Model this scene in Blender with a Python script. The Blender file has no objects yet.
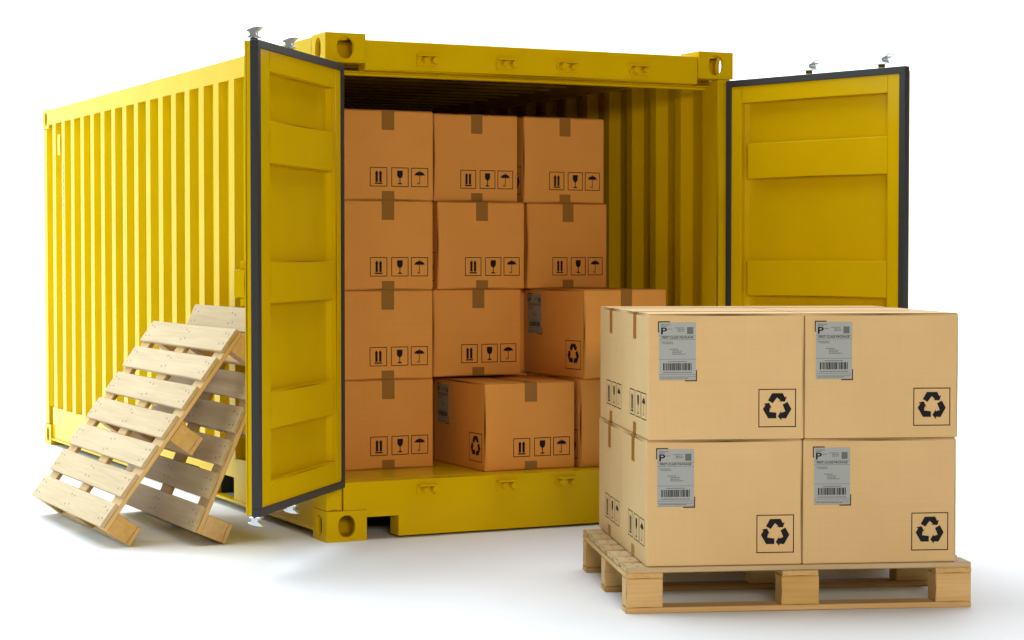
import bpy, bmesh, math, random
from mathutils import Vector, Matrix
R = math.radians
random.seed(7)
S = bpy.context.scene
COL = S.collection

# ------------------------------------------------------------------ camera
CAM_POS = Vector((-3.4477, -9.0787, 1.3699))
YAW, PITCH = -26.037, 1.787
cam = bpy.data.cameras.new('camera')
cam.sensor_width = 36.0
cam.lens = 2028.17 / 1024 * 36
cam.clip_end = 300
cam_ob = bpy.data.objects.new('camera', cam)
cam_ob.location = CAM_POS
cam_ob.rotation_euler = (R(90 - PITCH), 0, R(YAW))
COL.objects.link(cam_ob)
S.camera = cam_ob

# ------------------------------------------------------------------ studio light
world = bpy.data.worlds.new('World')
S.world = world
world.use_nodes = True
bg = world.node_tree.nodes['Background']
bg.inputs[0].default_value = (1.0, 0.96, 0.90, 1)
bg.inputs[1].default_value = 0.07

def area(name, loc, target, sx, sy, power, color=(1, 1, 1)):
    l = bpy.data.lights.new(name, 'AREA')
    l.shape = 'RECTANGLE'; l.size = sx; l.size_y = sy
    l.energy = power; l.color = color
    o = bpy.data.objects.new(name, l)
    o.location = loc
    o.rotation_euler = (Vector(target) - Vector(loc)).to_track_quat('-Z', 'Y').to_euler()
    COL.objects.link(o)
    return o
F = Vector((math.sin(R(-YAW)), math.cos(R(YAW)), 0))        # viewing direction on the ground
G = Vector((F.y, -F.x, 0))                                   # to the right of it
def studio(along, side, z):
    p = CAM_POS + F * along + G * side
    return Vector((p.x, p.y, z))
area('overhead_softbox', studio(14.5, -2.5, 8.5), studio(13.5, -2.2, 0), 13, 15, 2300, (.95, 1.0, 1.06))
area('front_softbox', studio(0.3, 1.4, 2.75), studio(2.5, 1.25, 0.0), 3.0, 1.2, 385, (1.0, .87, .68))
area('left_softbox', (-7.6, 5.2, 3.6), (0.8, -3.0, 0.6), 8, 5.5, 550, (.80, 1.07, 1.15))
area('backdrop_wash', studio(15.5, 0, 9.0), studio(21.0, 0, 1.5), 30, 2.5, 1900)

S.view_settings.view_transform = 'Standard'
S.view_settings.look = 'None'
S.view_settings.gamma = 1
S.view_settings.exposure = 0
S.view_settings.use_curve_mapping = False

# ------------------------------------------------------------------ helpers
def link(name, bm, mats, parent=None, smooth=False, loc=None):
    bmesh.ops.recalc_face_normals(bm, faces=bm.faces[:])
    me = bpy.data.meshes.new(name)
    bm.to_mesh(me); bm.free()
    if smooth:
        for f in me.polygons: f.use_smooth = True
    for m in (mats if isinstance(mats, (list, tuple)) else [mats]):
        me.materials.append(m)
    return inst(name, me, parent, loc)
def inst(name, me, parent=None, loc=None, rot=None):
    o = bpy.data.objects.new(name, me)
    COL.objects.link(o)
    o.parent = parent
    if loc is not None: o.location = loc
    if rot is not None: o.rotation_euler = rot
    return o
def empty(name, loc=(0, 0, 0), rz=0.0):
    o = bpy.data.objects.new(name, None)
    o.empty_display_size = 0.1
    o.location = loc; o.rotation_euler = (0, 0, rz)
    COL.objects.link(o)
    return o
def tag(o, label, cat, group=None):
    o['label'] = label; o['category'] = cat
    if group: o['group'] = group
    return o
def tree_copy(o, parent=None):
    c = o.copy(); COL.objects.link(c); c.parent = parent
    for ch in o.children: tree_copy(ch, c)
    return c
def box(bm, x0, x1, y0, y1, z0, z1, mi=0):
    v = [bm.verts.new((x, y, z)) for z in (z0, z1) for y in (y0, y1) for x in (x0, x1)]
    fs = []
    for q in ((0, 1, 3, 2), (4, 5, 7, 6), (0, 1, 5, 4), (2, 3, 7, 6), (0, 2, 6, 4), (1, 3, 7, 5)):
        f = bm.faces.new([v[i] for i in q]); f.material_index = mi; fs.append(f)
    return v
def bbox(bm, x0, x1, y0, y1, z0, z1, r=0.004, seg=1, mi=0):
    v = box(bm, x0, x1, y0, y1, z0, z1, mi)
    es = list({e for q in v for e in q.link_edges})
    bmesh.ops.bevel(bm, geom=es, offset=r, segments=seg, profile=0.5, affect='EDGES')
def prism(bm, pts, fn, d0, d1, mi=0):
    """polygon pts in a plane; fn(u, v, d) gives the point"""
    a = [bm.verts.new(fn(u, v, d0)) for u, v in pts]
    b = [bm.verts.new(fn(u, v, d1)) for u, v in pts]
    n = len(pts)
    fs = [bm.faces.new(a), bm.faces.new(b)]
    for i in range(n):
        fs.append(bm.faces.new((a[i], a[(i + 1) % n], b[(i + 1) % n], b[i])))
    for f in fs: f.material_index = mi
def flat(bm, pts, fn, d, mi=0):
    f = bm.faces.new([bm.verts.new(fn(u, v, d)) for u, v in pts]); f.material_index = mi
def cyl(bm, c, axis, r, h, n=12, mi=0, r2=None):
    axis = Vector(axis).normalized()
    q = axis.to_track_quat('Z', 'Y')
    r2 = r if r2 is None else r2
    c = Vector(c)
    a = [bm.verts.new(c + q @ Vector((r * math.cos(t), r * math.sin(t), 0))) for t in [2 * math.pi * i / n for i in range(n)]]
    b = [bm.verts.new(c + q @ Vector((r2 * math.cos(t), r2 * math.sin(t), h))) for t in [2 * math.pi * i / n for i in range(n)]]
    fs = [bm.faces.new(a), bm.faces.new(b)]
    for i in range(n): fs.append(bm.faces.new((a[i], a[(i + 1) % n], b[(i + 1) % n], b[i])))
    for f in fs: f.material_index = mi
def xyz(u, v, d): return (u, d, v)        # a face looking along y
BM = bmesh.new

# ------------------------------------------------------------------ materials
class NT:
    def __init__(s, name):
        s.m = bpy.data.materials.new(name); s.m.use_nodes = True
        s.t = s.m.node_tree; s.b = s.t.nodes['Principled BSDF']
    def n(s, kind, **kw):
        x = s.t.nodes.new(kind)
        for k, v in kw.items(): setattr(x, k, v)
        return x
    def l(s, a, b): s.t.links.new(a, b)
    def coord(s, scale, which='Object'):
        tc = s.n('ShaderNodeTexCoord'); mp = s.n('ShaderNodeMapping')
        mp.inputs['Scale'].default_value = scale
        s.l(tc.outputs[which], mp.inputs[0]); return mp.outputs[0]
    def noise(s, co, scale=1, detail=4, rough=.55):
        x = s.n('ShaderNodeTexNoise'); x.inputs['Scale'].default_value = scale
        x.inputs['Detail'].default_value = detail; x.inputs['Roughness'].default_value = rough
        s.l(co, x.inputs['Vector']); return x.outputs[0]
    def ramp(s, f, stops):
        x = s.n('ShaderNodeValToRGB')
        e = x.color_ramp.elements
        while len(e) < len(stops): e.new(0.5)
        for i, (p, c) in enumerate(stops): e[i].position = p; e[i].color = (*c, 1)
        s.l(f, x.inputs[0]); return x.outputs[0]
    def rng(s, f, a, b, lo=0., hi=1.):
        x = s.n('ShaderNodeMapRange'); s.l(f, x.inputs[0])
        x.inputs[1].default_value = lo; x.inputs[2].default_value = hi
        x.inputs[3].default_value = a; x.inputs[4].default_value = b
        return x.outputs[0]
    def bump(s, f, strength, dist=.01):
        x = s.n('ShaderNodeBump'); x.inputs['Strength'].default_value = strength
        x.inputs['Distance'].default_value = dist
        s.l(f, x.inputs['Height']); s.l(x.outputs[0], s.b.inputs['Normal'])
    def set(s, **kw):
        for k, v in kw.items():
            k = k.replace('_', ' ')
            s.b.inputs[k].default_value = (*v, 1) if isinstance(v, tuple) else v

def plain(name, col, rough, metal=0., spec=.5, coat=0.):
    m = NT(name); m.set(Base_Color=col, Roughness=rough, Metallic=metal)
    m.b.inputs['Specular IOR Level'].default_value = spec
    m.b.inputs['Coat Weight'].default_value = coat
    return m.m

def paint_mat():
    m = NT('yellow_paint')
    co = m.coord((1, 1, 1))
    n1 = m.noise(co, 3.0, 5)
    c = m.ramp(n1, [(.3, (.62, .402, .0012)), (.7, (.665, .434, .0016))])
    m.l(c, m.b.inputs['Base Color'])
    n2 = m.noise(co, 9.0, 6, .65)
    m.l(m.rng(n2, .10, .19, .3, .7), m.b.inputs['Roughness'])
    n3 = m.noise(co, 2.2, 2)
    m.bump(n3, .06, .05)
    m.b.inputs['Specular IOR Level'].default_value = .05
    return m.m
def wood_mat(name, axis, cols):
    """grain runs along the given local axis"""
    m = NT(name)
    sc = [26, 26, 26]; sc[axis] = 1.6
    tc = m.n('ShaderNodeTexCoord'); oi = m.n('ShaderNodeObjectInfo')
    ad = m.n('ShaderNodeVectorMath', operation='ADD')
    cb = m.n('ShaderNodeCombineXYZ')
    mu = m.n('ShaderNodeMath', operation='MULTIPLY'); mu.inputs[1].default_value = 37.
    m.l(oi.outputs['Random'], mu.inputs[0])
    for i in range(3): m.l(mu.outputs[0], cb.inputs[i])
    m.l(tc.outputs['Object'], ad.inputs[0]); m.l(cb.outputs[0], ad.inputs[1])
    mp = m.n('ShaderNodeMapping'); mp.inputs['Scale'].default_value = sc
    m.l(ad.outputs[0], mp.inputs[0])
    n1 = m.noise(mp.outputs[0], 1.0, 6, .6)
    sc2 = [90, 90, 90]; sc2[axis] = 3
    mp2 = m.n('ShaderNodeMapping'); mp2.inputs['Scale'].default_value = sc2
    m.l(ad.outputs[0], mp2.inputs[0])
    n2 = m.noise(mp2.outputs[0], 1.0, 3, .6)
    a, b, c = cols
    col = m.ramp(n1, [(.25, a), (.5, b), (.75, c)])
    mix = m.n('ShaderNodeMix', data_type='RGBA', blend_type='MULTIPLY')
    mix.inputs[0].default_value = 1.0
    g = m.ramp(n2, [(.35, (.92, .90, .87)), (.6, (1, 1, 1))])
    m.l(col, mix.inputs[6]); m.l(g, mix.inputs[7])
    hv = m.n('ShaderNodeHueSaturation')
    m.l(m.rng(oi.outputs['Random'], .88, 1.06), hv.inputs['Value'])
    m.l(m.rng(oi.outputs['Random'], 1.05, .90), hv.inputs['Saturation'])
    m.l(mix.outputs[2], hv.inputs['Color'])
    m.l(hv.outputs[0], m.b.inputs['Base Color'])
    m.set(Roughness=.62); m.b.inputs['Specular IOR Level'].default_value = .3
    m.bump(n2, .25, .002)
    return m.m
def card_mat(name, ca, cb):
    m = NT(name)
    oi = m.n('ShaderNodeObjectInfo')
    co = m.coord((60, 60, 1.4)); n1 = m.noise(co, 3.0, 3, .6)          # upright flutes
    co2 = m.coord((2, 2, 2)); n2 = m.noise(co2, 1.3, 5, .6)
    co3 = m.coord((2.0, 2.0, 150)); n3 = m.noise(co3, 1.0, 3, .6)      # faint liner fibre
    col = m.ramp(n2, [(.3, ca), (.7, cb)])
    mix = m.n('ShaderNodeMix', data_type='RGBA', blend_type='MULTIPLY'); mix.inputs[0].default_value = 1.0
    m.l(col, mix.inputs[6]); m.l(m.ramp(n1, [(.3, (.972, .968, .964)), (.7, (1, 1, 1))]), mix.inputs[7])
    mix2 = m.n('ShaderNodeMix', data_type='RGBA', blend_type='MULTIPLY'); mix2.inputs[0].default_value = 1.0
    m.l(mix.outputs[2], mix2.inputs[6]); m.l(m.ramp(n3, [(.3, (.97, .965, .955)), (.7, (1, 1, 1))]), mix2.inputs[7])
    hv = m.n('ShaderNodeHueSaturation')
    m.l(m.rng(oi.outputs['Random'], .95, 1.04), hv.inputs['Value'])
    m.l(mix2.outputs[2], hv.inputs['Color'])
    m.l(hv.outputs[0], m.b.inputs['Base Color'])
    m.set(Roughness=.68); m.b.inputs['Specular IOR Level'].default_value = .3
    m.bump(n1, .10, .001)
    return m.m
def floor_mat():
    m = NT('white_studio_paper')
    co = m.coord((1, 1, 1)); n = m.noise(co, .8, 4)
    m.l(m.ramp(n, [(.3, (.795, .82, .855)), (.7, (.815, .84, .875))]), m.b.inputs['Base Color'])
    m.set(Roughness=.7); m.b.inputs['Specular IOR Level'].default_value = .2
    return m.m
PAINT = paint_mat()
RUBBER = plain('dark_rubber', (.034, .035, .039), .5, 0, .3)
STEEL = plain('galvanised_steel', (.70, .74, .76), .3, .75)
BLACK = plain('black_plastic', (.012, .012, .014), .5)
DARKSTEEL = plain('dark_primer', (.03, .035, .04), .7)
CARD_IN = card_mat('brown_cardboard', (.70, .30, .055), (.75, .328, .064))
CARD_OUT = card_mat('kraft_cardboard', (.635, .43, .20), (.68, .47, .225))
TAPE = plain('brown_packing_tape', (.29, .135, .024), .28, 0, .3)
INK = plain('black_ink', (.010, .009, .013), .7, 0, .15)
THININK = plain('thin_brown_ink', (.022, .014, .010), .7, 0, .15)
PAPER = plain('grey_label_paper', (.31, .335, .34), .5)
STENCIL = plain('faded_white_stencil', (.42, .42, .24), .6)
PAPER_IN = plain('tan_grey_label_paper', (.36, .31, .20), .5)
GREYINK = plain('grey_ink', (.10, .11, .11), .6)
WARM = [(.57, .335, .10), (.65, .405, .145), (.70, .465, .19)]
PALE = [(.48, .34, .165), (.54, .395, .21), (.585, .44, .25)]  # same pine, paled: light falling on the decks put into the colour
WOODX = wood_mat('pine_long', 0, WARM)
WOODY = wood_mat('pine_cross', 1, WARM)
DECK = wood_mat('light_paled_pine', 0, PALE)
NAIL = plain('nail_head', (.10, .095, .09), .5, .4)
FLOOR = floor_mat()

# ------------------------------------------------------------------ studio floor and backdrop (one white sweep)
prof = [(-40, 0), (0, 0), (10, 0), (17.0, 0)]
for i in range(1, 13):
    a = R(90 * i / 12); prof.append((17.0 + 4 * math.sin(a), 4 - 4 * math.cos(a)))
prof.append((21.0, 11))
bm = BM(); rows = []
for al, z in prof:
    rows.append([bm.verts.new(studio(al, s, z)) for s in (-32, -10, 0, 10, 32)])
for a, b in zip(rows, rows[1:]):
    for i in range(4): bm.faces.new((a[i], a[i + 1], b[i + 1], b[i]))
o = link('studio_backdrop', bm, FLOOR, smooth=True); o['kind'] = 'structure'

# ------------------------------------------------------------------ shipping container
W, L, H = 2.2766, 5.8087, 2.438
CT = tag(empty('shipping_container'), 'bright yellow corrugated steel shipping container with both doors open, stacked with boxes', 'container')
FL = 0.285                                                         # inside floor level

def stadium(cu, cv, w, h, n=8):
    r = min(w, h) / 2; pts = []
    if h >= w:
        for i in range(n + 1): t = math.pi * i / n; pts.append((cu + r * math.cos(t), cv + h / 2 - r + r * math.sin(t)))
        for i in range(n + 1): t = math.pi + math.pi * i / n; pts.append((cu + r * math.cos(t), cv - h / 2 + r + r * math.sin(t)))
    else:
        for i in range(n + 1): t = -math.pi / 2 + math.pi * i / n; pts.append((cu + w / 2 - r + r * math.cos(t), cv + r * math.sin(t)))
        for i in range(n + 1): t = math.pi / 2 + math.pi * i / n; pts.append((cu - w / 2 + r + r * math.cos(t), cv + r * math.sin(t)))
    return pts
def plate_hole(bm, u0, u1, v0, v1, hole, fn, d0, d1):
    """rectangular plate from depth d0 to d1 with a hole"""
    cu, cv = (u0 + u1) / 2, (v0 + v1) / 2
    outer = []
    for (u, v) in hole:
        du, dv = u - cu, v - cv
        t = min(((u1 - u0) / 2) / abs(du) if abs(du) > 1e-9 else 1e9, ((v1 - v0) / 2) / abs(dv) if abs(dv) > 1e-9 else 1e9)
        outer.append([cu + du * t, cv + dv * t])
    for c in ((u0, v0), (u1, v0), (u1, v1), (u0, v1)):            # pull the nearest point into each corner
        k = min(range(len(outer)), key=lambda i: (outer[i][0] - c[0]) ** 2 + (outer[i][1] - c[1]) ** 2)
        outer[k] = list(c)
    n = len(hole)
    vo = [[bm.verts.new(fn(u, v, d)) for u, v in outer] for d in (d0, d1)]
    vi = [[bm.verts.new(fn(u, v, d)) for u, v in hole] for d in (d0, d1)]
    for i in range(n):
        j = (i + 1) % n
        bm.faces.new((vo[0][i], vo[0][j], vi[0][j], vi[0][i]))
        bm.faces.new((vo[1][i], vo[1][j], vi[1][j], vi[1][i]))
        bm.faces.new((vi[0][i], vi[0][j], vi[1][j], vi[1][i]))
        bm.faces.new((vo[0][i], vo[0][j], vo[1][j], vo[1][i]))
CW, CD, CH = 0.207, 0.186, 0.140
def casting_mesh(top):
    """outer corner at the origin, body towards +x +y; hollow with oval holes"""
    bm = BM(); t = .022
    h = CH if top else .148
    plate_hole(bm, 0, CW, 0, h, stadium(CW / 2, h / 2, .088, .108) , lambda u, v, d: (u, d, v), 0, t)
    plate_hole(bm, t, CD, 0, h, stadium((CD + t) / 2 - .004, h / 2, .075, .105), lambda u, v, d: (d, u, v), 0, t)
    box(bm, t, CW, CD - t, CD, 0, h)
    box(bm, CW - t, CW, t, CD - t, 0, h)
    z = h if top else 0
    s = -1 if top else 1
    plate_hole(bm, t, CW - t, t, CD - t, stadium(CW / 2, CD / 2, .064, .11), lambda u, v, d: (u, v, z + s * (d + .0005)), 0, t)
    z2 = 0 if top else h
    box(bm, t, CW - t, t, CD - t, min(z2, z2 - s * t) + (.0005 * s), max(z2, z2 - s * t) + (.0005 * s))
    bmesh.ops.recalc_face_normals(bm, faces=bm.faces[:])
    me = bpy.data.meshes.new('corner_casting'); bm.to_mesh(me); bm.free(); me.materials.append(PAINT)
    return me
me_top, me_bot = casting_mesh(True), casting_mesh(False)
for top, me in ((True, me_top), (False, me_bot)):
    z = H - CH if top else 0
    for (x, y, sx, sy) in ((0, 0, 1, 1), (W, 0, -1, 1), (0, L, 1, -1), (W, L, -1, -1)):
        c = inst('corner_casting', me, CT, (x, y, z)); c.scale = (sx, sy, 1)
# posts
ZB, ZT = .148, H - CH
for (x0, x1) in ((.006, .085), (W - .085, W - .006)):
    bm = BM(); bbox(bm, x0, x1, .012, .17, ZB, ZT, .006, 2); link('corner_post', bm, PAINT, CT)
for (x0, x1) in ((.004, .12), (W - .12, W - .004)):
    bm = BM(); bbox(bm, x0, x1, L - .12, L - .004, ZB, ZT, .006, 2); link('corner_post', bm, PAINT, CT)
# header and sill of the door end
bm = BM(); bbox(bm, CW, W - CW, .012, .10, 2.268, 2.412, .006, 2); link('door_header', bm, PAINT, CT)
bm = BM(); bbox(bm, .086, W - .086, .085, .13, 2.262, 2.2675, .003, 1)
bbox(bm, .086, W - .086, .131, .16, 2.250, 2.2675, .003, 1); link('header_step', bm, PAINT, CT)
bm = BM()
pts = [(CW + .002, .112), (.376, .112), (.376, .012), (W - .376, .012), (W - .376, .112), (W - CW - .002, .112), (W - CW - .002, .149), (W - .09, .149), (W - .09, FL - .002), (.09, FL - .002), (.09, .149), (CW + .002, .149)]
prism(bm, pts, xyz, .006, .11); link('door_sill', bm, PAINT, CT)
# side rails
for side in (0, 1):
    sx = (lambda x: x) if side == 0 else (lambda x: W - x)
    bm = BM(); a, b = sorted((sx(0.0), sx(.07)))
    bbox(bm, a, b, CD + .001, L - CD - .001, 2.322, 2.432, .004, 2); link('top_side_rail', bm, PAINT, CT)
    # bottom rail with two fork pockets cut from its lower edge
    bm = BM()
    q = [(.188, .05), (1.45, .05), (1.45, .172), (1.78, .172), (1.78, .05), (2.07, .05), (2.07, .172), (2.36, .172), (2.36, .05), (L - .188, .05), (L - .188, .278), (.188, .278)]
    prism(bm, q, lambda u, v, d: (sx(d), u, v), .016, .05)
    a, b = sorted((sx(.008), sx(.06)))
    link('bottom_side_rail', bm, PAINT, CT)
    bm = BM(); a, b = sorted((sx(.004), sx(.06)))
    for y0, y1 in ((.188, 1.45), (1.78, 2.07), (2.36, L - .188)): box(bm, a, b, y0, y1, .038, .053)
    box(bm, a, b, 1.45, 1.78, .038, .053); box(bm, a, b, 2.07, 2.36, .038, .053)
    link('rail_flange', bm, PAINT, CT)
    # corrugated wall: profile (y, depth) drawn as a thin sheet
    P, F0 = .2694, .3
    pr = [(.165, .0)]
    y = F0
    while y + .22 < L - .15:
        sl = .024 if side == 0 else .058
        pr += [(y, .001), (y + .091, .001), (y + .091 + sl, .044), (y + P - sl, .044)]
        y += P
    pr += [(y, .001), (L - .12, .001)]
    pr[0] = (.165, .044); pr.insert(1, (F0 - .024 - .03 * side, .044))
    bm = BM(); rows = []
    for d in (0, .004):
        rows.append([[bm.verts.new((sx(x + d), yy, z)) for yy, x in pr] for z in (.2785, 2.330)])
    for k in range(len(pr) - 1):
        for rr in rows: bm.faces.new((rr[0][k], rr[0][k + 1], rr[1][k + 1], rr[1][k]))
    link('corrugated_side_wall', bm, PAINT, CT)
# end wall, roof, floor, belly
bm = BM(); pr = []; x = .12
while x + .24 < W - .1:
    pr += [(x, .0), (x + .08, .0), (x + .12, .04), (x + .21, .04)]; x += .25
pr += [(x, 0), (W - .12, 0)]
r0 = [bm.verts.new((a, L - .02 - d, .15)) for a, d in pr]; r1 = [bm.verts.new((a, L - .02 - d, H - .06)) for a, d in pr]
for k in range(len(pr) - 1): bm.faces.new((r0[k], r0[k + 1], r1[k + 1], r1[k]))
link('corrugated_end_wall', bm, PAINT, CT)
bm = BM(); box(bm, .122, W - .122, L - .1, L - .015, .04, .149); link('end_sill', bm, PAINT, CT)
bm = BM(); box(bm, .122, W - .122, L - .1, L - .015, H - .0595, H - .02); link('end_header', bm, PAINT, CT)
bm = BM(); pr = []; y = .102
while y + .22 < L - .12:
    pr += [(y, 0), (y + .09, 0), (y + .11, .02), (y + .20, .02)]; y += .22
pr += [(L - .11, 0)]
r0 = [bm.verts.new((.03, a, 2.40 - d)) for a, d in pr]; r1 = [bm.verts.new((W - .03, a, 2.40 - d)) for a, d in pr]
for k in range(len(pr) - 1): bm.faces.new((r0[k], r0[k + 1], r1[k + 1], r1[k]))
link('roof_sheet', bm, PAINT, CT)
bm = BM(); box(bm, .051, W - .051, .112, L - .11, FL - .03, FL); link('floor_plate', bm, PAINT, CT)
yy = .45
while yy < L - .3:
    if not any(abs(yy - c) < .22 for c in (1.615, 2.215)):
        bm = BM(); box(bm, .052, W - .052, yy, yy + .05, .06, FL - .031); link('cross_member', bm, DARKSTEEL, CT)
    yy += .45
for y0, y1 in ((1.45, 1.78), (2.07, 2.36)):
    bm = BM(); box(bm, .052, W - .052, y0 - .01, y0 - .002, .05, .20); box(bm, .052, W - .052, y1 + .002, y1 + .01, .05, .20)
    box(bm, .052, W - .052, y0 - .002, y1 + .002, .173, .20); link('fork_pocket', bm, DARKSTEEL, CT)
# lock keepers on header and sill
def keeper(x0, z0, flip):
    w, h = .118, .054
    bm = BM(); f = -1 if flip else 1
    c = x0 + w / 2
    pts = [(c - f * w / 2, z0), (c + f * (w / 2 - .02), z0), (c + f * w / 2, z0 + .018), (c + f * w / 2, z0 + h - .018), (c + f * (w / 2 - .02), z0 + h), (c - f * w / 2, z0 + h)]
    prism(bm, pts, xyz, -.004, .0125)
    box(bm, c - w / 2, c + w / 2 - .015, -.036, -.0045, z0 + h - .009, z0 + h - .001)
    cyl(bm, (c - f * .024, -.0045, z0 + h / 2), (0, -1, 0), .017, .026, 10, r2=.012)
    cyl(bm, (c + f * .03, -.0045, z0 + h / 2), (0, -1, 0), .022, .03, 12, r2=.018)
    link('lock_keeper', bm, PAINT, CT)
for x0, fl in ((.476, 0), (.905, 0), (1.239, 1), (1.655, 1)):
    keeper(x0, 2.297, fl)
    keeper(x0 - .004, .205, fl)

# small plate and faded stencil marks near the far end of the left wall
bm = BM(); bbox(bm, -.006, .020, 5.255, 5.335, 2.09, 2.24, .003, 1); link('data_plate', bm, PAINT, CT)
rs = random.Random(4)
for z0, z1 in ((1.64, 2.02), (1.40, 1.51), (1.06, 1.22)):
    z = z0
    while z < z1:
        hh = rs.uniform(.018, .034)
        bm = BM(); flat(bm, [(5.19, z), (5.222, z), (5.222, z + hh), (5.19, z + hh)], lambda u, v, d: (d, u, v), -.0006)
        link('stencil_mark', bm, STENCIL, CT); z += hh + .02
# doors -----------------------------------------------------------------
DZ0, DZ1, DW = .268, 2.284, 1.14
def make_door(hinge, ang, sgn, rods, border):
    """local x runs from hinge to free edge; sgn*y is the inner side; inner face at y=0"""
    def Y(y): return sgn * y
    def bb(bm, x0, x1, y0, y1, z0, z1, r=.003, seg=2):
        a, b = sorted((Y(y0), Y(y1))); bbox(bm, x0, x1, a, b, z0, z1, r, seg)
    D0 = -.062                                                      # outer skin
    bm = BM()
    e = .003 if sgn > 0 else .016
    bb(bm, .004, DW - e, D0, -.0535, DZ0 + .004, DZ1 - e)      # outer skin plate
    b0, b1 = .10, DW - border                                         # recess limits
    zt, zb = 2.163, .403
    bb(bm, .006, b0, -.053, -.006, DZ0 + .006, DZ1 - e - .002)
    bb(bm, b1, DW - e - .002, -.053, -.006, DZ0 + .006, DZ1 - e - .002)
    bb(bm, b0 + .0005, b1 - .0005, -.053, -.0065, zt, DZ1 - e - .002)
    bb(bm, b0 + .0005, b1 - .0005, -.053, -.0065, DZ0 + .006, zb)
    door = link('door', bm, PAINT, CT)
    door.location = (hinge[0], hinge[1], 0); door.rotation_euler = (0, 0, R(ang))
    for z0, z1 in ((1.771, 1.954), (1.170, 1.350), (.628, .788)):
        bm = BM(); bb(bm, b0 + .04, b1 - .001, -.053, -.008, z0, z1, .004); link('panel_band', bm, PAINT, door)
    bm = BM()                                                       # slanted strip along the hinge side of the recess
    prism(bm, [(b0 + .001, -.053), (b0 + .02, -.053), (b0 + .001, -.03)], lambda u, v, d: (u, Y(v), d), zb + .001, zt - .001)
    link('panel_slope', bm, PAINT, door)
    g = .034                                                        # rubber gasket round the edge
    bm = BM()
    for x0, x1, z0, z1 in ((0, g, DZ0 + g, DZ1 - g), (DW - g, DW, DZ0 + g, DZ1 - g), (0, DW, DZ0, DZ0 + g), (0, DW, DZ1 - g, DZ1)):
        a, b = sorted((Y(-.034), Y(.002))); bbox(bm, x0, x1, a, b, z0, z1, .0015, 1)
    link('gasket', bm, RUBBER, door)
    for s in rods:                                                  # locking bars on the outer skin
        yc = D0 - .017
        bm = BM(); cyl(bm, (s, Y(yc), DZ0 - .012), (0, 0, 1), .016, DZ1 - DZ0 + .024, 14); link('locking_bar', bm, PAINT, door)
        for z in (.62, 1.22, 1.92):
            bm = BM(); bb(bm, s - .05, s + .05, D0 - .012, D0 - .0005, z - .035, z + .035)
            bb(bm, s - .026, s + .026, D0 - .042, D0 - .0125, z - .05, z + .05); link('bar_bracket', bm, PAINT, door)
        for end in (1, -1):
            z0 = DZ1 + .012 if end > 0 else DZ0 - .012
            bm = BM(); cyl(bm, (s, Y(yc), z0), (0, 0, end), .017, .014, 12); link('bar_collar', bm, BLACK, door)
            pts = [(-.034, .014), (.036, .014), (.044, .022), (.018, .028), (.013, .05), (.030, .056), (.026, .060), (.050, .074), (.046, .082), (.0, .078), (-.034, .066), (-.044, .054), (-.020, .050), (-.014, .030), (-.036, .022)]
            bm = BM(); prism(bm, pts, (lambda u, v, d: (s + u * 1.25, Y(yc) + d * 1.8, z0 + end * v * (.8 if end > 0 else .6))) if sgn < 0 else (lambda u, v, d: (s + d, yc + u * .75, z0 + end * v * (.75 if end > 0 else .6))), -.016, .016)
            es = bm.edges[:]; bmesh.ops.bevel(bm, geom=es, offset=.0025, segments=1, affect='EDGES')
            link('locking_cam', bm, STEEL, door)
    if sgn > 0:
        bm = BM(); bb(bm, DW - .085, DW - .005, D0 - .05, D0 - .0005, 1.195, 1.315); bb(bm, DW - .06, DW - .02, D0 - .028, D0 - .0006, 1.160, 1.1945); bb(bm, DW - .06, DW - .02, D0 - .028, D0 - .0006, 1.3155, 1.352); link('lock_case', bm, PAINT, door)
    s = rods[1] - .1
    bm = BM(); bb(bm, s - .45, s + .10, D0 - .045, D0 - .03, 1.24, 1.27); link('bar_handle', bm, PAINT, door)
    for z in (.42, .95, 1.60, 2.13):                                # hinge leaves
        bm = BM(); bb(bm, -.02, .16, D0 - .010, D0 - .0005, z - .05, z + .05); cyl(bm, (-.01, Y(D0 + .01), z - .06), (0, 0, 1), .013, .12, 10)
        link('hinge', bm, PAINT, door)
    return door
make_door((.075, -.05), -129.8, 1, (.53, .975), .16)
make_door((2.204, -.05), -73.6, -1, (.487, .94), .108)

# ------------------------------------------------------------------ cardboard boxes
def rect(u0, v0, u1, v1): return [(u0, v0), (u1, v0), (u1, v1), (u0, v1)]
def frame_lines(bm, w, h, t, d, fn):
    for q in (rect(0, 0, w, t), rect(0, h - t, w, h), rect(0, t, t, h - t), rect(w - t, t, w, h - t)): flat(bm, q, fn, d)
def sym_way_up(bm, w, h, fn, d):
    for c in (.39, .61):
        flat(bm, [(w * (c - .07), h * .23), (w * (c + .07), h * .23), (w * (c + .07), h * .68), (w * (c - .07), h * .68)], fn, d)
        flat(bm, [(w * (c - .085), h * .66), (w * (c + .085), h * .66), (w * (c + .075), h * .74), (w * c, h * .83), (w * (c - .075), h * .74)], fn, d + .0001)
    flat(bm, rect(w * .28, h * .13, w * .72, h * .20), fn, d)
def sym_glass(bm, w, h, fn, d):
    flat(bm, [(w * .34, h * .84), (w * .33, h * .62), (w * .38, h * .50), (w * .47, h * .44), (w * .53, h * .44), (w * .62, h * .50), (w * .67, h * .62), (w * .66, h * .84)], fn, d)
    flat(bm, rect(w * .475, h * .20, w * .525, h * .45), fn, d + .0001)
    flat(bm, [(w * .36, h * .13), (w * .64, h * .13), (w * .62, h * .17), (w * .53, h * .21), (w * .47, h * .21), (w * .38, h * .17)], fn, d)
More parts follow.
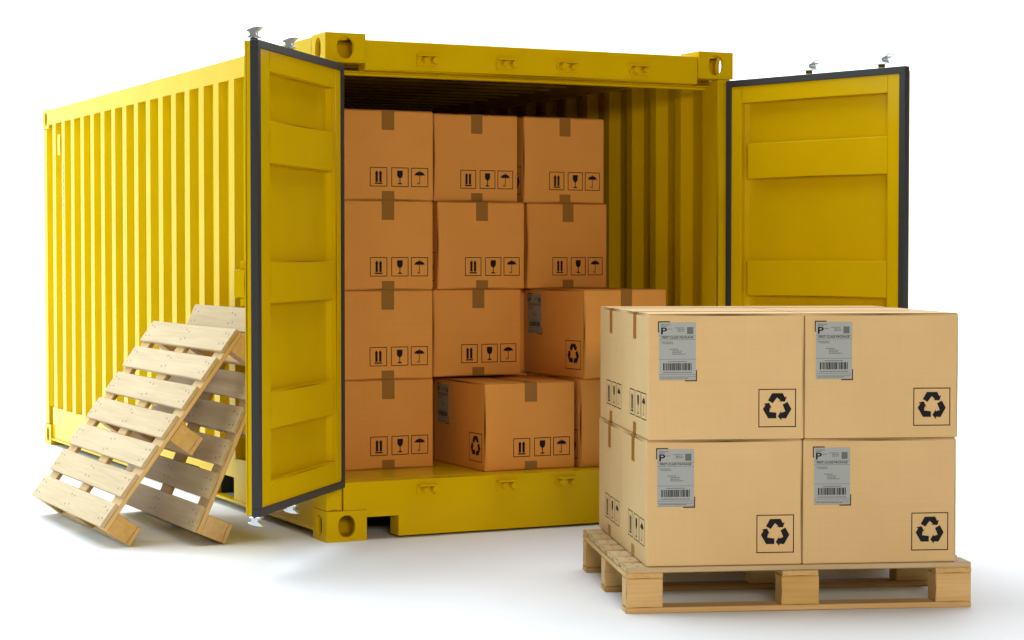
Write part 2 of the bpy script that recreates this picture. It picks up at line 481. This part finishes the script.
def sym_umbrella(bm, w, h, fn, d):
    pts = []
    for i in range(13): t = math.pi * i / 12; pts.append((w * (.5 + .30 * math.cos(t)), h * (.58 + .22 * math.sin(t))))
    for k in range(3):
        for j in (0.25, .5, .75):
            u = .20 + (k + j) * .2; pts.append((w * u, h * (.58 + .035 * math.sin(math.pi * j))))
        if k < 2: pts.append((w * (.20 + (k + 1) * .2), h * .575))
    flat(bm, pts, fn, d)
    flat(bm, rect(w * .482, h * .20, w * .518, h * .87), fn, d + .0001)
    flat(bm, rect(w * .38, h * .15, w * .518, h * .19), fn, d + .0001); flat(bm, rect(w * .38, h * .19, w * .415, h * .24), fn, d + .0001)
def sym_recycle(bm, w, fn, d):
    p1 = [(306, 227), (350, 152), (401, 152), (403, 197), (357, 257)]
    p2 = [(401, 152), (463, 152), (485, 196), (506, 186), (487, 241), (418, 238), (438, 228), (403, 197)]
    for k in range(3):
        a = R(120 * k); ca, sa = math.cos(a), math.sin(a)
        for q in (p1, p2):
            r = []
            for x, y in q:
                u, v = (x - 405) / 400, -(y - 295) / 400
                r.append((w * (.5 + u * ca - v * sa), w * (.53 + u * sa + v * ca)))
            flat(bm, r, fn, d)
def text_mesh(txt, width, height):
    cu = bpy.data.curves.new('t', 'FONT'); cu.body = txt; cu.size = 1; cu.fill_mode = 'FRONT'; cu.resolution_u = 3
    cu.offset = .02
    ob = bpy.data.objects.new('t', cu); COL.objects.link(ob)
    dg = bpy.context.evaluated_depsgraph_get(); dg.update()
    me = bpy.data.meshes.new_from_object(ob.evaluated_get(dg))
    bpy.data.objects.remove(ob); bpy.data.curves.remove(cu)
    xs = [v.co.x for v in me.vertices]; ys = [v.co.y for v in me.vertices]
    sx = width / (max(xs) - min(xs)); sy = height / (max(ys) - min(ys))
    vs = [((v.co.x - min(xs)) * sx, (v.co.y - min(ys)) * sy) for v in me.vertices]
    fs = [list(p.vertices) for p in me.polygons]
    bpy.data.meshes.remove(me)
    return vs, fs
TXT_P = text_mesh('P', 1, 1); TXT_F = text_mesh('FIRST-CLASS PACKAGE', 1, 1)
def put_text(bm, T, u, v, w, h, fn, d, mi=0):
    vs = [bm.verts.new(fn(u + a * w, v + b * h, d)) for a, b in T[0]]
    for f in T[1]:
        try: bm.faces.new([vs[i] for i in f]).material_index = mi
        except ValueError: pass

def make_box_proto(bw, bd, bh, label_end, CARD, PAPER):
    """symbols on the -y end (bw wide), label and recycling mark on the -x side (bd long); base centre at origin"""
    rnd = random.Random(3)
    root = empty('cardboard_box')
    x0, y0 = -bw / 2, -bd / 2
    bm = BM(); bbox(bm, -bw / 2, bw / 2, -bd / 2, bd / 2, 0, bh - .003, .006, 3)
    body = link('carton', bm, CARD, root, smooth=False)
    for sx in (-1, 1):                                              # top flaps meet in the middle
        bm = BM(); a, b = sorted((sx * .0015, sx * (bw / 2 - .004))); bbox(bm, a, b, -bd / 2 + .003, bd / 2 - .003, bh - .0028, bh, .0012, 1)
        link('flap', bm, CARD, root)
    tw = .066; tx = x0 + bw * .44 if not label_end else -x0 - bw * .44 - tw
    bm = BM(); t = .0007
    box(bm, tx, tx + tw, y0 - t, -y0 + t, bh + .0001, bh + t)      # along the seam
    for sy in (1, -1):
        a, b = sorted((sy * (y0 - t), sy * (y0 + .0005)))
        box(bm, tx, tx + tw, a, b, bh * .781, bh + .0001)
    link('tape', bm, TAPE, root)
    for sy in (1, -1):
        bm = BM(); a, b = sorted((sy * (y0 - t), sy * (y0 + .0005)))
        box(bm, tx, tx + tw, a, b, .001, bh * .10); link('bottom_tape', bm, TAPE, root)
    # handling marks, on the visible end
    fw, fh = bw * .187, bh * .215
    for nm, fx, drw in (('this_way_up_mark', .3125, sym_way_up), ('fragile_mark', .543, sym_glass), ('keep_dry_mark', .7575, sym_umbrella)):
        bm = BM()
        fn = (lambda u, v, d: (x0 + bw * fx + u, y0 - d, bh * .15 + v)) if not label_end else (lambda u, v, d: (-x0 - bw * fx - u, -y0 + d, bh * .15 + v))
        frame_lines(bm, fw, fh, .0038, .0006, fn)
        for f in bm.faces: f.material_index = 1
        drw(bm, fw, fh, fn, .0006)
        link(nm, bm, [INK, THININK], root)
    # recycling mark
    rw = bd * .242
    bm = BM()
    fn = lambda u, v, d: (x0 - d, -y0 - bd * .706 - u, bh * .095 + v)
    frame_lines(bm, rw, rw, .0038, .0006, fn)
    for f in bm.faces: f.material_index = 1
    sym_recycle(bm, rw, fn, .0006)
    link('recycling_mark', bm, [INK, THININK], root)
    # shipping label
    lw, lh = bd * .233, bh * .455
    fl = lambda u, v, d: (x0 - d, -y0 - bd * .071 - u, bh * .475 + v)
    bm = BM(); prism(bm, rect(0, 0, lw, lh), fl, .0002, .0009); lab = link('shipping_label', bm, PAPER, root)
    bm = BM()
    put_text(bm, TXT_P, lw * .05, lh * .795, lw * .165, lh * .12, fl, .0013)
    put_text(bm, TXT_F, lw * .07, lh * .722, lw * .86, lh * .040, fl, .0013)
    for v in (.765, .70, .36, .095, .055):
        flat(bm, rect(0.0, lh * v, lw, lh * (v + .006)), fl, .0013, 1)
    flat(bm, rect(0, lh * .0, lw, lh * .004), fl, .0013, 1)
    for u0, v0, u1 in ((.05, .655, .36), (.10, .628, .38), (.05, .955, .30), (.05, .93, .22), (.28, .53, .52), (.36, .50, .62), (.36, .472, .60), (.36, .445, .72), (.42, .90, .68), (.50, .872, .70), (.50, .845, .70), (.25, .315, .75), (.10, .125, .90), (.06, .03, .80), (.24, .88, .36)):
        u = u0
        while u < u1:
            l_ = min(rnd.uniform(.03, .09), u1 - u)
            flat(bm, rect(lw * u, lh * v0, lw * (u + l_), lh * (v0 + .013)), fl, .0013, 1); u += l_ + .012
    flat(bm, rect(lw * .76, lh * .80, lw * .93, lh * .92), fl, .0013, 1)
    u = .11
    while u < .88:                                                  # bar code
        b = rnd.choice((.008, .014, .022, .03)); flat(bm, rect(lw * u, lh * .17, lw * (u + b), lh * .295), fl, .0013); u += b + rnd.choice((.008, .012, .02))
    link('label_print', bm, [INK, GREYINK], lab)
    t = .004; k = .042
    for pair in ((rect(-.005, lh + .001, k, lh + .001 + t), rect(-.005, lh - k + .004, -.001, lh + .001)), (rect(lw - k, -.005, lw + .005, -.001), rect(lw + .001, -.001, lw + .005, k - .004))):
        bm = BM()
        for q in pair: flat(bm, q, fl, .0005)
        bmesh.ops.remove_doubles(bm, verts=bm.verts[:], dist=1e-5)
        link('corner_bracket_mark', bm, INK, root)
    return root
BW, BDp, BH = .486, .62, .4565
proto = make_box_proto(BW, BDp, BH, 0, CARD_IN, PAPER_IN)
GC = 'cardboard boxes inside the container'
used = [False]
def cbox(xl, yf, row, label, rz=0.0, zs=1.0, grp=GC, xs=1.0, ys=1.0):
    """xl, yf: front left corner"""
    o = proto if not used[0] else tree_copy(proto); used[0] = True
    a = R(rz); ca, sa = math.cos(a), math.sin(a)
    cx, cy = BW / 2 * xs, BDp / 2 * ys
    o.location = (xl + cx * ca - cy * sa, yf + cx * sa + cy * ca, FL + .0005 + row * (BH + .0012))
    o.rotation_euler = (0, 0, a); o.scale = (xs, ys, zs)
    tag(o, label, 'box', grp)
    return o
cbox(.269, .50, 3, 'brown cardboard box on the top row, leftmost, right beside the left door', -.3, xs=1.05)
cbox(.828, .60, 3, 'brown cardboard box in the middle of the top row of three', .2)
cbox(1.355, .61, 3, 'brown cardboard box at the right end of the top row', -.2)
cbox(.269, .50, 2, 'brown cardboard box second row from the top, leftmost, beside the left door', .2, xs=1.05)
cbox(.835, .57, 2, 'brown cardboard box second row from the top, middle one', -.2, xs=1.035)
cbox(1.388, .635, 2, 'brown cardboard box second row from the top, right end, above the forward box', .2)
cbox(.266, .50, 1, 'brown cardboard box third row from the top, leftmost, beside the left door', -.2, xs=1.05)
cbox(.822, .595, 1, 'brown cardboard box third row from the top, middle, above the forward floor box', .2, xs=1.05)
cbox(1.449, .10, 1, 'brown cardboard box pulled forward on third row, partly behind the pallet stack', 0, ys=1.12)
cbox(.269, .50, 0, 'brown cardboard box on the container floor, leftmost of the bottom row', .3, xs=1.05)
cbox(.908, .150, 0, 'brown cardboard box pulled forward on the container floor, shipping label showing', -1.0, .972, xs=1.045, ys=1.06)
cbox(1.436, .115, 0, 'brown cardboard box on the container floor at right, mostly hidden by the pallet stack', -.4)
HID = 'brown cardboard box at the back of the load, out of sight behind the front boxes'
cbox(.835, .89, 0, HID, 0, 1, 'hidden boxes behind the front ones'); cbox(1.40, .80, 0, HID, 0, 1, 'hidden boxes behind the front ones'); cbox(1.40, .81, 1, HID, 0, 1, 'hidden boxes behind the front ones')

# ------------------------------------------------------------------ pallets
PL, PW, PT = 1.37, 1.12, .178          # board length, depth, thickness
def make_pallet():
    """base centre at origin; deck boards run along x"""
    root = empty('wooden_pallet')
    tb, ts, tt = .022, .022, .022
    hb = PT - tb - ts - tt
    bw = .128
    n = 7; gap = (PW - n * bw) / (n - 1)
    bx = (-PL / 2 + .073, 0, PL / 2 - .073)                        # block / stringer centres
    by = (-PW / 2 + .05, 0, PW / 2 - .05)
    bwid, bdep = .145, .10
    for y in by:
        bm = BM(); bbox(bm, -PL / 2, PL / 2, y - .05, y + .05, 0, tb, .003, 1); link('bottom_board', bm, WOODX, root)
        for x in bx:
            bm = BM(); w = bwid * (1.0 if x else 1.05)
            bbox(bm, x - w / 2 + .001, x + w / 2 - .001, y - .049, y + .049, tb, tb + hb, .003, 1); link('block', bm, WOODX, root)
    for x in bx:
        bm = BM(); bbox(bm, x - .0725, x + .0725, -PW / 2 + .001, PW / 2 - .001, tb + hb, tb + hb + ts, .003, 1); link('stringer_board', bm, WOODY, root)
    me = None
    rnd = random.Random(5)
    for k in range(n):
        y0 = -PW / 2 + k * (bw + gap)
        bm = BM(); zt = PT + rnd.uniform(-.0015, .0)
        bbox(bm, -PL / 2 + rnd.uniform(0, .003), PL / 2 - rnd.uniform(0, .003), y0, y0 + bw, tb + hb + ts, zt, .003, 1)
        for x in bx:
            for sx, sy in ((-.03, .25), (.03, .3), (-.028, .74), (.032, .7)):
                px = x + sx + rnd.uniform(-.008, .008); py = y0 + bw * sy + rnd.uniform(-.006, .006)
                cyl(bm, (px, py, zt - .001), (0, 0, 1), .006, .0016, 7, 1)
        link('deck_board', bm, [DECK, NAIL], root)
    return root
pal = make_pallet()
PY = R(-19.5)
u = Vector((math.cos(PY), math.sin(PY), 0)); n_ = Vector((-u.y, u.x, 0))
corner = Vector((.343, -2.314, 0))
pc = corner + u * PL / 2 + n_ * PW / 2
pal.location = pc; pal.rotation_euler = (0, 0, PY)
GP = 'wooden pallets'
tag(pal, 'pale pine pallet standing flat on the floor under eight cardboard boxes', 'pallet', GP)
def lean(theta, bx, y0, label):
    """theta: angle of the deck to the ground; bx: x of the edge touching the ground; y0: near end; deck faces -x/up"""
    o = tree_copy(pal)
    a = Vector((math.cos(theta), 0, math.sin(theta)))              # up the slope
    n = Vector((-math.sin(theta), 0, math.cos(theta)))             # deck normal
    # local x -> -y (world), local y -> a, local z -> n
    M = Matrix((( 0, a.x, n.x), (-1, a.y, n.y), (0, a.z, n.z)))
    o.rotation_euler = M.to_euler()
    o.scale = (1.04, 1.015, 1)
    o.location = Vector((bx, y0 + PL * 1.04 / 2, .001)) + a * PW * 1.015 / 2
    tag(o, label, 'pallet', GP)
    return o
lean(R(53.8), -.885, .275, 'wooden pallet leaning outermost on the left, its pale slats all in full view')
lean(R(66.3), -.452, .16, 'wooden pallet leaning against the container wall, partly behind another pallet and the door')

# boxes on the pallet
QW, QD, QH = .575, .613, .486
proto2 = make_box_proto(QW, QD, QH, 1, CARD_OUT, PAPER)
GB = 'cardboard boxes on the pallet'
first = True
b0 = corner + u * .079 + n_ * .006
names = {(0, 0, 1): 'kraft cardboard box on the pallet, upper left of the front, label facing out',
         (1, 0, 1): 'kraft cardboard box on the pallet, upper right of the front, label facing out',
         (0, 0, 0): 'kraft cardboard box on the pallet, lower left of the front, label facing out',
         (1, 0, 0): 'kraft cardboard box on the pallet, lower right of the front, label facing out',
         (0, 1, 1): 'cardboard box on the pallet, upper layer, back left, only its marked end showing',
         (0, 1, 0): 'cardboard box on the pallet, lower layer, back left, only its marked end showing',
         (1, 1, 1): 'cardboard box on the pallet, upper layer, back right, only its top showing',
         (1, 1, 0): 'kraft cardboard box on the pallet, lower layer, back right, hidden behind the others'}
jit = random.Random(11)
for (i, j, k), lb in names.items():
    o = proto2 if first else tree_copy(proto2); first = False
    c = b0 + u * (QD / 2 + i * (QD + .003) + (.006 if k else 0)) + n_ * (QW / 2 + j * (QW + .004) + jit.uniform(0, .003))
    o.location = (c.x, c.y, PT + .0005 + k * (QH + .0012))
    o.rotation_euler = (0, 0, PY + R(90) + R(jit.uniform(-.25, .25)))
    tag(o, lb, 'box', GB)
